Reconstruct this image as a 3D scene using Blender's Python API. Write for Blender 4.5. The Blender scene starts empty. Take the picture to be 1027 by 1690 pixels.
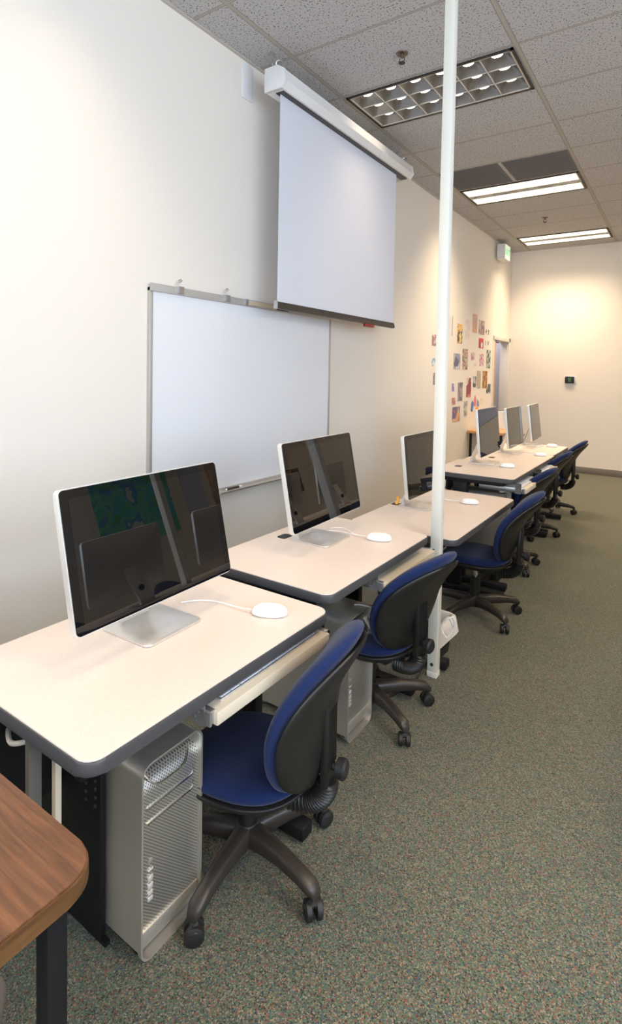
import bpy, bmesh, math, random
from mathutils import Vector, Matrix
random.seed(7)
PI = math.pi
C = bpy.context.scene.collection
SC = bpy.context.scene

# ------------------------------------------------------------------ camera
F_PX, PPY = 911.28, 648.65
CAMX, CAMH = 2.4305, 1.490
yw, pt, rl = math.radians(34.2396), math.radians(-2.2584), math.radians(1.0586)
fw = Vector((-math.sin(yw) * math.cos(pt), math.cos(yw) * math.cos(pt), math.sin(pt)))
rt = Vector((math.cos(yw), math.sin(yw), 0))
up = rt.cross(fw)
r2 = math.cos(rl) * rt + math.sin(rl) * up
u2 = -math.sin(rl) * rt + math.cos(rl) * up
cam = bpy.data.cameras.new('camera')
camo = bpy.data.objects.new('camera', cam)
C.objects.link(camo)
m = Matrix((r2, u2, -fw)).transposed().to_4x4()
m.translation = Vector((CAMX, 0, CAMH))
camo.matrix_world = m
cam.sensor_fit = 'HORIZONTAL'
cam.sensor_width = 36
cam.lens = F_PX * 36 / 1027
cam.shift_y = -(845 - PPY) / 1027
cam.clip_start = 0.02
SC.camera = camo

# ------------------------------------------------------------------ exposure, world
SC.view_settings.view_transform = 'Standard'
SC.view_settings.look = 'None'
SC.view_settings.gamma = 1
SC.view_settings.use_curve_mapping = False
SC.view_settings.exposure = 0.0
SC.cycles.use_denoising = True
SC.cycles.sample_clamp_indirect = 6
SC.cycles.max_bounces = 10
SC.cycles.diffuse_bounces = 6
W = bpy.data.worlds.new('world')
SC.world = W
W.use_nodes = True
W.node_tree.nodes['Background'].inputs[0].default_value = (0.75, 0.87, 1.0, 1)
W.node_tree.nodes['Background'].inputs[1].default_value = 1.0

# ------------------------------------------------------------------ room dimensions
HC = 3.484
YF, YB, XR = 9.33, -2.4, 5.6
T = 0.6096
GA, GY = 0.28, 3.493           # ceiling grid origin

# large lights: troffers (a louvre limits their spread) and window daylight
TROFFER_W = 33
WARM = (1.0, 0.78, 0.53)
def area(name, loc, rot, sx, sy, power, col, spread=PI):
    l = bpy.data.lights.new(name, 'AREA')
    l.shape = 'RECTANGLE'; l.size = sx; l.size_y = sy
    l.energy = power; l.color = col; l.spread = spread
    o = bpy.data.objects.new(name, l); C.objects.link(o)
    o.location = loc; o.rotation_euler = rot
    return o
FIX = []
for ci in range(3):
    for ri in (-8, -4, 0, 4, 8):
        FIX.append((GA + ci * 4 * T, GY + ri * T, ci, ri))
for (x, y, ci, ri) in FIX:
    if y < YB: continue
    pw_ = TROFFER_W * {(0, 0): 0.17, (0, -4): 0.33, (0, -8): 0.5}.get((ci, ri), 1)
    area('troffer_light', (x + T, y + T / 2, HC - 0.012), (0, 0, 0), 1.1, 0.5, pw_, WARM, math.radians(104))
area('window_daylight', (XR - 0.03, 0.4, 2.15), (0, math.radians(90), 0), 1.7, 4.4, 135, (0.66, 0.80, 1.0))
area('window_daylight', (2.9, YB + 0.03, 2.15), (math.radians(90), 0, 0), 4.4, 1.7, 72, (0.66, 0.80, 1.0))
area('corridor_light', (-0.55, 9.02, 2.75), (0, 0, 0), 0.5, 0.7, 15, (0.86, 0.88, 1.0))

# ------------------------------------------------------------------ materials
def mat(name, col, rough=0.5, metal=0.0, spec=0.5, emit=None, es=0, coat=0, bump=None, var=None):
    """bump=(scale,strength), var=(scale,amount)"""
    m = bpy.data.materials.new(name); m.use_nodes = True
    nt = m.node_tree; b = nt.nodes['Principled BSDF']
    b.inputs['Base Color'].default_value = (*col, 1)
    b.inputs['Roughness'].default_value = rough
    b.inputs['Metallic'].default_value = metal
    b.inputs['Specular IOR Level'].default_value = spec
    if coat: b.inputs['Coat Weight'].default_value = coat
    if emit:
        b.inputs['Emission Color'].default_value = (*emit, 1)
        b.inputs['Emission Strength'].default_value = es
    tc = nt.nodes.new('ShaderNodeTexCoord')
    if bump:
        n = nt.nodes.new('ShaderNodeTexNoise'); n.inputs['Scale'].default_value = bump[0]
        n.inputs['Detail'].default_value = 3
        nt.links.new(tc.outputs['Object'], n.inputs['Vector'])
        bp = nt.nodes.new('ShaderNodeBump'); bp.inputs['Strength'].default_value = bump[1]
        bp.inputs['Distance'].default_value = 0.004
        nt.links.new(n.outputs['Fac'], bp.inputs['Height'])
        nt.links.new(bp.outputs['Normal'], b.inputs['Normal'])
    if var:
        n = nt.nodes.new('ShaderNodeTexNoise'); n.inputs['Scale'].default_value = var[0]
        n.inputs['Detail'].default_value = 4
        nt.links.new(tc.outputs['Object'], n.inputs['Vector'])
        r = nt.nodes.new('ShaderNodeValToRGB')
        r.color_ramp.elements[0].position = 0.3; r.color_ramp.elements[1].position = 0.7
        r.color_ramp.elements[0].color = tuple(max(0, c * (1 - var[1])) for c in col) + (1,)
        r.color_ramp.elements[1].color = tuple(min(1, c * (1 + var[1])) for c in col) + (1,)
        nt.links.new(n.outputs['Fac'], r.inputs['Fac'])
        nt.links.new(r.outputs['Color'], b.inputs['Base Color'])
    return m

def N(nt, t, **kw):
    n = nt.nodes.new(t)
    for k, v in kw.items():
        if k == 'op': n.operation = v
        else: n.inputs[k].default_value = v
    return n
def MATH(nt, op, a, b=None):
    n = nt.nodes.new('ShaderNodeMath'); n.operation = op
    for i, v in enumerate((a, b)):
        if v is None: continue
        if isinstance(v, (int, float)): n.inputs[i].default_value = v
        else: nt.links.new(v, n.inputs[i])
    return n.outputs[0]

def carpet_mat():
    m = mat('carpet', (0.1, 0.1, 0.08), 0.95, spec=0.1)
    nt = m.node_tree; b = nt.nodes['Principled BSDF']
    b.inputs['Sheen Weight'].default_value = .30; b.inputs['Sheen Roughness'].default_value = .45; b.inputs['Sheen Tint'].default_value = (1, .93, .75, 1)
    tc = nt.nodes.new('ShaderNodeTexCoord')
    v = nt.nodes.new('ShaderNodeTexVoronoi'); v.inputs['Scale'].default_value = 300
    nt.links.new(tc.outputs['Object'], v.inputs['Vector'])
    sp = nt.nodes.new('ShaderNodeSeparateColor'); nt.links.new(v.outputs['Color'], sp.inputs[0])
    r = nt.nodes.new('ShaderNodeValToRGB'); cr = r.color_ramp; cr.interpolation = 'CONSTANT'
    cols = [(0, (0.040, 0.045, 0.038)), (.16, (0.13, 0.155, 0.10)), (.34, (0.075, 0.125, 0.095)), (.50, (0.24, 0.22, 0.155)),
            (.64, (0.24, 0.095, 0.07)), (.74, (0.10, 0.18, 0.13)), (.85, (0.08, 0.10, 0.15)), (.92, (0.32, 0.28, 0.20))]
    cols = [(p, tuple(v_ * .73 for v_ in c)) for p, c in cols]
    cr.elements[0].position = 0; cr.elements[0].color = (*cols[0][1], 1)
    cr.elements[1].position = cols[1][0]; cr.elements[1].color = (*cols[1][1], 1)
    for p, c in cols[2:]:
        e = cr.elements.new(p); e.color = (*c, 1)
    nt.links.new(sp.outputs[0], r.inputs['Fac'])
    nt.links.new(r.outputs['Color'], b.inputs['Base Color'])
    bp = nt.nodes.new('ShaderNodeBump'); bp.inputs['Strength'].default_value = 0.7; bp.inputs['Distance'].default_value = 0.004
    nt.links.new(v.outputs['Distance'], bp.inputs['Height']); nt.links.new(bp.outputs['Normal'], b.inputs['Normal'])
    return m

def ceiling_mat():
    m = mat('ceiling_tile', (0.5, 0.48, 0.46), 0.9, spec=0.1)
    nt = m.node_tree; b = nt.nodes['Principled BSDF']
    tc = nt.nodes.new('ShaderNodeTexCoord'); s = nt.nodes.new('ShaderNodeSeparateXYZ')
    nt.links.new(tc.outputs['Object'], s.inputs[0])
    def line(o, off, per, w):
        a = MATH(nt, 'ADD', o, per * 20 - off + per / 2)
        a = MATH(nt, 'MODULO', a, per); a = MATH(nt, 'SUBTRACT', a, per / 2); a = MATH(nt, 'ABSOLUTE', a)
        return MATH(nt, 'LESS_THAN', a, w)
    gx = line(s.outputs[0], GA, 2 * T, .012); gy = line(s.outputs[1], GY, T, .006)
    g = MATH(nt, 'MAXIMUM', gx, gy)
    sh = MATH(nt, 'MAXIMUM', line(s.outputs[0], GA, 2 * T, .017), line(s.outputs[1], GY, T, .0105))  # thin shadow along both sides of each tee, put into the tile colour
    n = nt.nodes.new('ShaderNodeTexNoise'); n.inputs['Scale'].default_value = 95; n.inputs['Detail'].default_value = 2
    nt.links.new(tc.outputs['Object'], n.inputs['Vector'])
    r = nt.nodes.new('ShaderNodeValToRGB')
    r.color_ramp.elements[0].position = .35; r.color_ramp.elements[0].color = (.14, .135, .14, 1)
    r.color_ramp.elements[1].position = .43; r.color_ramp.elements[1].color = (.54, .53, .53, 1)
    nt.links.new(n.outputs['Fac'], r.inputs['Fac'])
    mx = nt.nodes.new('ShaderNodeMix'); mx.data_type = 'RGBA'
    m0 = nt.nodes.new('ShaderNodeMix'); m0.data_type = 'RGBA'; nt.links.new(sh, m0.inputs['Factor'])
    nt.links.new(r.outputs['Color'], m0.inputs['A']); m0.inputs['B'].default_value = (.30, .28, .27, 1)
    nt.links.new(g, mx.inputs['Factor']); nt.links.new(m0.outputs['Result'], mx.inputs['A'])
    mx.inputs['B'].default_value = (.45, .42, .36, 1)
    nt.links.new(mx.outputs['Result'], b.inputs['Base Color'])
    return m

def wood_mat(name, c0, c1, scale=1.0, rough=0.4, axis='X'):
    m = mat(name, c0, rough)
    nt = m.node_tree; b = nt.nodes['Principled BSDF']
    tc = nt.nodes.new('ShaderNodeTexCoord'); mp = nt.nodes.new('ShaderNodeMapping')
    nt.links.new(tc.outputs['Object'], mp.inputs['Vector'])
    mp.inputs['Scale'].default_value = (2.6 * scale, 44 * scale, 44 * scale) if axis == 'X' else (44 * scale, 2.6 * scale, 44 * scale)
    n = nt.nodes.new('ShaderNodeTexNoise'); n.inputs['Scale'].default_value = 1.6; n.inputs['Detail'].default_value = 7
    n.inputs['Roughness'].default_value = .65; n.inputs['Distortion'].default_value = .5
    nt.links.new(mp.outputs[0], n.inputs['Vector'])
    r = nt.nodes.new('ShaderNodeValToRGB')
    r.color_ramp.elements[0].position = .33; r.color_ramp.elements[0].color = (*c0, 1)
    r.color_ramp.elements[1].position = .66; r.color_ramp.elements[1].color = (*c1, 1)
    nt.links.new(n.outputs['Fac'], r.inputs['Fac']); nt.links.new(r.outputs['Color'], b.inputs['Base Color'])
    return m

def perf_mat():
    """perforated aluminium: rows of real dark holes"""
    m = mat('perforated_aluminium', (0.52, 0.50, 0.47), 0.38, metal=0.85)
    nt = m.node_tree; b = nt.nodes['Principled BSDF']
    tc = nt.nodes.new('ShaderNodeTexCoord'); s = nt.nodes.new('ShaderNodeSeparateXYZ')
    nt.links.new(tc.outputs['Object'], s.inputs[0])
    per = 0.0044
    a = MATH(nt, 'DIVIDE', s.outputs[1], per); c = MATH(nt, 'DIVIDE', s.outputs[2], per)
    u = MATH(nt, 'ADD', a, c); v = MATH(nt, 'SUBTRACT', a, c)
    def cell(o):
        f = MATH(nt, 'FRACT', MATH(nt, 'MULTIPLY', o, .5)); return MATH(nt, 'POWER', MATH(nt, 'SUBTRACT', f, .5), 2)
    d = MATH(nt, 'ADD', cell(u), cell(v))
    hole = MATH(nt, 'LESS_THAN', d, .085)
    mx = nt.nodes.new('ShaderNodeMix'); mx.data_type = 'RGBA'
    nt.links.new(hole, mx.inputs['Factor']); mx.inputs['A'].default_value = (.74, .71, .65, 1); mx.inputs['B'].default_value = (.16, .15, .13, 1)
    nt.links.new(mx.outputs['Result'], b.inputs['Base Color'])
    return m

def poster_mat(name, cols, scale=7, seed=0, kind='NOISE'):
    m = mat(name, cols[0], .55)
    nt = m.node_tree; b = nt.nodes['Principled BSDF']
    tc = nt.nodes.new('ShaderNodeTexCoord'); mp = nt.nodes.new('ShaderNodeMapping')
    mp.inputs['Location'].default_value = (seed * 3.7, seed * 1.3, seed * 2.1)
    nt.links.new(tc.outputs['Object'], mp.inputs['Vector'])
    if kind == 'NOISE':
        n = nt.nodes.new('ShaderNodeTexNoise'); n.inputs['Scale'].default_value = scale; n.inputs['Detail'].default_value = 3
        nt.links.new(mp.outputs[0], n.inputs['Vector']); out = n.outputs['Fac']; lo, hi = .32, .68
    else:
        n = nt.nodes.new('ShaderNodeTexVoronoi'); n.inputs['Scale'].default_value = scale
        nt.links.new(mp.outputs[0], n.inputs['Vector'])
        sp = nt.nodes.new('ShaderNodeSeparateColor'); nt.links.new(n.outputs['Color'], sp.inputs[0]); out = sp.outputs[0]; lo, hi = 0, 1
    r = nt.nodes.new('ShaderNodeValToRGB'); cr = r.color_ramp; cr.interpolation = 'CONSTANT'
    k = len(cols)
    cr.elements[0].position = 0; cr.elements[0].color = (*cols[0], 1)
    cr.elements[1].position = lo + (hi - lo) / k; cr.elements[1].color = (*cols[1 % k], 1)
    for i in range(2, k):
        e = cr.elements.new(lo + (hi - lo) * i / k); e.color = (*cols[i], 1)
    nt.links.new(out, r.inputs['Fac']); nt.links.new(r.outputs['Color'], b.inputs['Base Color'])
    return m

M = {}
M['wall'] = mat('wall_paint', (0.86, 0.80, 0.72), 0.85, spec=0.2, bump=(90, .12))
M['hall'] = mat('corridor_paint', (0.74, 0.71, 0.74), 0.85, spec=0.2)
M['carpet'] = carpet_mat()
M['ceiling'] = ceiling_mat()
M['grid'] = mat('grid_metal', (0.55, 0.51, 0.45), 0.5)
M['base'] = mat('baseboard_vinyl', (0.20, 0.175, 0.15), 0.6)
M['doorframe'] = mat('painted_frame', (0.72, 0.68, 0.62), 0.45)
M['oak'] = wood_mat('door_oak', (0.50, 0.27, 0.11), (0.62, 0.36, 0.16), 1, .45)
M['walnut'] = wood_mat('walnut_laminate', (0.065, 0.024, 0.010), (0.19, 0.078, 0.030), 1.0, .42, 'X')
M['oakedge'] = wood_mat('table_edge', (0.08, 0.035, 0.012), (0.19, 0.09, 0.032), .6, .4, 'Y')
M['laminate'] = mat('desk_laminate', (0.70, 0.60, 0.53), 0.42, var=(160, .04))
M['tmold'] = mat('dark_edge_band', (0.060, 0.058, 0.060), 0.5)
M['blacksteel'] = mat('black_steel', (0.009, 0.009, 0.010), 0.5, spec=0.25)
M['greysteel'] = mat('grey_steel', (0.16, 0.15, 0.14), 0.5)
M['beige'] = mat('beige_laminate', (0.62, 0.54, 0.42), 0.5)
M['zinc'] = mat('zinc_steel', (0.55, 0.55, 0.56), 0.35, metal=0.9)
M['alu'] = mat('aluminium', (0.72, 0.70, 0.67), 0.34, metal=0.8)
M['alu_white'] = mat('satin_aluminium', (0.80, 0.78, 0.74), 0.42, metal=0.55)
M['perf'] = perf_mat()
M['glass'] = mat('black_glass', (0.003, 0.003, 0.004), 0.0, spec=0.5)
M['white'] = mat('white_plastic', (0.88, 0.87, 0.86), 0.25)
M['keys'] = mat('white_keys', (0.80, 0.82, 0.86), 0.4)
M['blue'] = mat('blue_fabric', (0.004, 0.015, 0.075), 0.85, spec=0.25, bump=(420, .35))
M['blue'].node_tree.nodes['Principled BSDF'].inputs['Sheen Weight'].default_value = .14
M['shell'] = mat('black_plastic', (0.013, 0.012, 0.011), 0.42, bump=(160, .06))
M['basep'] = mat('dark_brown_plastic', (0.034, 0.027, 0.022), 0.40)
M['rubber'] = mat('black_rubber', (0.012, 0.012, 0.012), 0.55)
M['chrome'] = mat('chrome', (0.8, 0.8, 0.8), 0.12, metal=1)
M['polepaint'] = mat('cream_pole_paint', (0.82, 0.79, 0.70), 0.5)
M['whiteboard'] = mat('whiteboard_face', (0.84, 0.86, 0.90), 0.22, spec=0.5)
M['frame'] = mat('board_frame', (0.50, 0.48, 0.45), 0.4, metal=0.35)
M['cork'] = mat('rail_cork', (0.62, 0.50, 0.36), 0.8, var=(90, .12))
M['screen'] = mat('screen_cloth', (0.74, 0.76, 0.84), 0.8, spec=0.2)
M['housing'] = mat('screen_housing', (0.80, 0.79, 0.78), 0.4)
M['darkbar'] = mat('dark_bar', (0.045, 0.038, 0.034), 0.4)
M['linerw'] = mat('white_liner', (0.80, 0.76, 0.70), 0.45, bump=(30, .6))
M['binb'] = mat('black_bin', (0.02, 0.02, 0.02), 0.5)
M['louvre'] = mat('louvre_metal', (0.28, 0.28, 0.28), 0.36, metal=0.9)
M['tube'] = mat('lit_tube', (1, 1, 1), 0.5, emit=(1.0, 0.86, 0.66), es=9)
M['spot'] = mat('glint_glow', (1, 1, 1), 0.5, emit=(1.0, 0.93, 0.80), es=7)
M['softlens'] = mat('lit_lens', (1, 1, 1), 0.5, emit=(1.0, 0.88, 0.70), es=1.25)
M['fixframe'] = mat('black_fixture_frame', (0.02, 0.018, 0.016), 0.5)
M['fixinner'] = mat('fixture_inner_trim', (0.60, 0.55, 0.48), 0.5)
M['grille'] = mat('grey_grille', (0.12, 0.12, 0.13), 0.7)
M['greenglow'] = mat('exit_face', (0.75, 0.8, 0.72), 0.4, emit=(0.75, 0.95, 0.7), es=0.55)
M['greentext'] = mat('exit_text', (0.1, 0.5, 0.2), 0.4, emit=(0.12, 0.65, 0.25), es=0.7)
M['lcd'] = mat('lcd_green', (0.05, 0.16, 0.06), 0.3)
M['amber'] = mat('amber_plastic', (0.85, 0.42, 0.05), 0.5)
M['paper'] = mat('white_paper', (0.85, 0.84, 0.83), 0.7)
M['lilacpaper'] = mat('pale_blue_paper', (0.62, 0.66, 0.85), 0.7)
M['winframe'] = mat('window_frame_paint', (0.5, 0.5, 0.5), 0.5)
M['winglass'] = mat('window_pane', (0.8, 0.9, 1.0), 0.05, emit=(0.7, 0.85, 1.0), es=1.6)
M['bronze'] = mat('aged_bronze', (0.16, 0.11, 0.08), 0.4, metal=0.6)
M['redtab'] = mat('red_label', (0.30, 0.03, 0.03), 0.5)

# ------------------------------------------------------------------ mesh helpers
class MB:
    def __init__(s): s.bm = bmesh.new()
    def box(s, x0, x1, y0, y1, z0, z1, bev=0, seg=2, rot=None):
        r = bmesh.ops.create_cube(s.bm, size=1)
        vs = r['verts']
        for v in vs:
            v.co = Vector((x0 + (v.co.x + .5) * (x1 - x0), y0 + (v.co.y + .5) * (y1 - y0), z0 + (v.co.z + .5) * (z1 - z0)))
        if rot:
            bmesh.ops.rotate(s.bm, verts=vs, cent=rot[0], matrix=Matrix.Rotation(rot[1], 3, rot[2]))
        if bev:
            es = list({e for v in vs for e in v.link_edges})
            bmesh.ops.bevel(s.bm, geom=es, offset=bev, segments=seg, affect='EDGES', profile=.5)
        return s
    def tube(s, pts, r, n=10, cap=True, closed=False):
        pts = [Vector(p) for p in pts]; k = len(pts)
        rs = r if isinstance(r, (list, tuple)) else [r] * k
        rings = []; prev = None
        for i, p in enumerate(pts):
            a = pts[max(i - 1, 0)]; b = pts[min(i + 1, k - 1)]
            t = (b - a).normalized()
            if prev is None:
                up_ = Vector((0, 0, 1)) if abs(t.z) < .9 else Vector((1, 0, 0))
                u = t.cross(up_).normalized()
            else:
                u = (prev - t * prev.dot(t)).normalized()
            prev = u; w = t.cross(u)
            rings.append([s.bm.verts.new(p + rs[i] * (math.cos(2 * PI * j / n) * u + math.sin(2 * PI * j / n) * w)) for j in range(n)])
        for i in range(k - 1):
            for j in range(n):
                s.bm.faces.new((rings[i][j], rings[i][(j + 1) % n], rings[i + 1][(j + 1) % n], rings[i + 1][j]))
        if cap:
            s.bm.faces.new(rings[0][::-1]); s.bm.faces.new(rings[-1])
        return s
    def lathe(s, prof, origin=(0, 0, 0), axis='Z', n=24):
        o = Vector(origin); rings = []
        for (r, h) in prof:
            ring = []
            for j in range(n):
                a = 2 * PI * j / n; c, d = r * math.cos(a), r * math.sin(a)
                v = Vector((c, d, h)) if axis == 'Z' else (Vector((h, c, d)) if axis == 'X' else Vector((d, h, c)))
                ring.append(s.bm.verts.new(o + v))
            rings.append(ring)
        for i in range(len(rings) - 1):
            for j in range(n):
                s.bm.faces.new((rings[i][j], rings[i][(j + 1) % n], rings[i + 1][(j + 1) % n], rings[i + 1][j]))
        if prof[0][0] > 1e-5: s.bm.faces.new(rings[0][::-1])
        if prof[-1][0] > 1e-5: s.bm.faces.new(rings[-1])
        return s
    def prism(s, poly, h0, h1, axis='Z', bev=0, seg=2):
        """poly in the two axes other than `axis`: Z->(x,y), X->(y,z), Y->(x,z)"""
        def P(a, b, h): return {'Z': (a, b, h), 'X': (h, a, b), 'Y': (a, h, b)}[axis]
        lo = [s.bm.verts.new(P(a, b, h0)) for a, b in poly]; hi = [s.bm.verts.new(P(a, b, h1)) for a, b in poly]
        k = len(poly); fs = [s.bm.faces.new(lo[::-1]), s.bm.faces.new(hi)]
        for i in range(k): s.bm.faces.new((lo[i], lo[(i + 1) % k], hi[(i + 1) % k], hi[i]))
        if bev:
            es = list({e for f in fs for e in f.edges})
            bmesh.ops.bevel(s.bm, geom=es, offset=bev, segments=seg, affect='EDGES', profile=.5)
        return s
    def surf(s, grid, close=False):
        vs = [[s.bm.verts.new(p) for p in row] for row in grid]
        for i in range(len(vs) - 1):
            for j in range(len(vs[0]) - 1):
                s.bm.faces.new((vs[i][j], vs[i][j + 1], vs[i + 1][j + 1], vs[i + 1][j]))
        return s
    def build(s, name, material, parent=None, smooth=True, loc=None, ang=35):
        bmesh.ops.recalc_face_normals(s.bm, faces=s.bm.faces)
        me = bpy.data.meshes.new(name)
        if smooth:
            for f in s.bm.faces: f.smooth = True
            for e in s.bm.edges:
                if len(e.link_faces) == 2 and e.calc_face_angle(0) > math.radians(ang): e.smooth = False
        s.bm.to_mesh(me); s.bm.free()
        mats = material if isinstance(material, (list, tuple)) else [material]
        for mm in mats: me.materials.append(mm)
        o = bpy.data.objects.new(name, me); C.objects.link(o)
        if parent: o.parent = parent
        if loc: o.location = loc
        return o

def rrect(x0, x1, y0, y1, r, n=6):
    out = []
    for cx, cy, a0 in ((x1 - r, y1 - r, 0), (x0 + r, y1 - r, 90), (x0 + r, y0 + r, 180), (x1 - r, y0 + r, 270)):
        for i in range(n + 1):
            a = math.radians(a0 + 90 * i / n); out.append((cx + r * math.cos(a), cy + r * math.sin(a)))
    return out

def tag(o, label, cat, group=None, kind=None):
    o['label'] = label; o['category'] = cat
    if group: o['group'] = group
    if kind: o['kind'] = kind
    return o
def thing(name, label, cat, loc=(0, 0, 0), rz=0, group=None):
    o = bpy.data.objects.new(name, None); C.objects.link(o)
    o.location = loc; o.rotation_euler = (0, 0, rz); o.empty_display_size = .1
    return tag(o, label, cat, group)
def copy_tree(o, parent=None):
    c = o.copy(); C.objects.link(c); c.parent = parent
    for ch in list(o.children): copy_tree(ch, c)
    return c
def dup(o, label, loc, rz=0, group=None):
    c = copy_tree(o); c['label'] = label; c.location = loc; c.rotation_euler = (0, 0, rz)
    if group: c['group'] = group
    return c
def struct(name, mb, material, smooth=False):
    o = mb.build(name, material, smooth=smooth); o['kind'] = 'structure'; return o

# ------------------------------------------------------------------ the room
struct('floor', MB().box(-1.8, XR + .1, YB - .1, YF + .1, -.1, 0), M['carpet'])
_ox0, _ox1, _oy0, _oy1 = GA + .036, GA + 2 * T - .036, GY + .036, GY + T - .036
_c = MB().box(-.1, _ox0, YB - .1, YF + .1, HC, HC + .1).box(_ox1, XR + .1, YB - .1, YF + .1, HC, HC + .1)
_c.box(_ox0, _ox1, YB - .1, _oy0, HC, HC + .1).box(_ox0, _ox1, _oy1, YF + .1, HC, HC + .1).box(_ox0 - .1, _ox1 + .1, _oy0 - .1, _oy1 + .1, HC + .1, HC + .12)
struct('ceiling', _c, M['ceiling'])
DY0, DY1, DZ = 8.46, 9.27, 2.03
wl = MB()
wl.box(-.12, 0, YB - .1, DY0, 0, HC); wl.box(-.12, 0, DY0, DY1, DZ, HC); wl.box(-.12, 0, DY1, YF + .1, 0, HC)
struct('wall_left', wl, M['wall'])
struct('wall_far', MB().box(-.12, XR + .1, YF, YF + .1, 0, HC), M['wall'])
def wall_open(axis, pos, a0, a1, o0, o1, z0, z1, t):
    w = MB()
    def bx(a, b, c, d):
        if axis == 'x': w.box(pos, pos + t, a, b, c, d)
        else: w.box(a, b, pos, pos + t, c, d)
    bx(a0, o0, 0, HC); bx(o1, a1, 0, HC); bx(o0, o1, 0, z0); bx(o0, o1, z1, HC)
    return w
struct('wall_right', wall_open('x', XR, YB - .1, YF + .1, -1.8, 2.6, 1.3, 3.0, .1), M['wall'])
struct('wall_back', wall_open('y', YB - .1, -.12, XR + .1, .7, 5.1, 1.3, 3.0, .1), M['wall'])
def window(name, axis, pos, a0, a1, z0, z1):
    f = MB()
    def bx(a, b, c, d, e=0.0):
        if axis == 'x': f.box(pos - .0 + e, pos + .06 - e, a, b, c, d, .004)
        else: f.box(a, b, pos - .06 + e, pos - e, c, d, .004)
    bx(a0, a1, z0, z0 + .05); bx(a0, a1, z1 - .05, z1); bx(a0, a0 + .05, z0, z1); bx(a1 - .05, a1, z0, z1)
    mid = (a0 + a1) / 2; bx(mid - .025, mid + .025, z0, z1)
    o = struct(name, f, M['winframe'], True)
    g = MB()
    if axis == 'x': g.box(pos + .03, pos + .036, a0 + .05, a1 - .05, z0 + .05, z1 - .05)
    else: g.box(a0 + .05, a1 - .05, pos - .036, pos - .03, z0 + .05, z1 - .05)
    p = g.build('window_pane', M['winglass'], o)
window('window_1', 'x', XR, -1.8, 2.6, 1.3, 3.0)
window('window_2', 'y', YB, .7, 5.1, 1.3, 3.0)
# corridor seen through the doorway
hall = MB(); hall.box(-1.8, -1.7, 7.0, 9.5, 0, 2.9); hall.box(-1.8, -.12, 6.9, 7, 0, 2.9); hall.box(-1.8, -.02, 9.5, 9.6, 0, 2.9)
struct('wall_corridor', hall, M['hall'])
struct('ceiling_corridor', MB().box(-1.8, -.12, 6.9, 9.6, 2.9, 3.0), M['hall'])
struct('floor_corridor', MB().box(-1.8, 0, YF + .1, 9.6, -.1, 0), M['carpet'])
# skirting
struct('baseboard_left', MB().box(0, .012, YB, DY0 - .06, 0, .10, .003), M['base'], True)
struct('baseboard_far', MB().box(.0, XR, YF - .012, YF, 0, .10, .003), M['base'], True)
struct('baseboard_right', MB().box(XR - .012, XR, YB, YF, 0, .10, .003), M['base'], True)
struct('trim_1', MB().box(0, .022, YB, YF, HC - .006, HC, 0), M['grid'])
struct('trim_2', MB().box(0, XR, YF - .022, YF, HC - .006, HC, 0), M['grid'])
# doorway
fr = MB(); w_ = .05
fr.box(-.13, .006, DY0 - w_, DY0 + .012, 0, DZ + w_, .002); fr.box(-.13, .018, DY1 - .012, DY1 + w_, 0, DZ + w_, .004)
fr.box(-.13, .018, DY0 - w_, DY1 + w_, DZ - .012, DZ + w_, .004)
door = struct('door_1', fr, M['doorframe'], True)
leaf = MB().box(-.80, .0, 0, .075, .01, DZ - .02, .002).build('door_leaf', M['oak'], door)
leaf.location = (.003, DY0 + .013, 0)
MB().box(-.30, -.03, .076, .13, 1.92, 1.98, .005).box(-.06, -.03, .12, .36, 1.985, 2.0, .002).build('door_closer', M['darkbar'], leaf)
MB().tube([(-.72, .075, 1.0), (-.72, .12, 1.0), (-.62, .12, 1.0)], .01).build('door_handle', M['zinc'], leaf)

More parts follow.
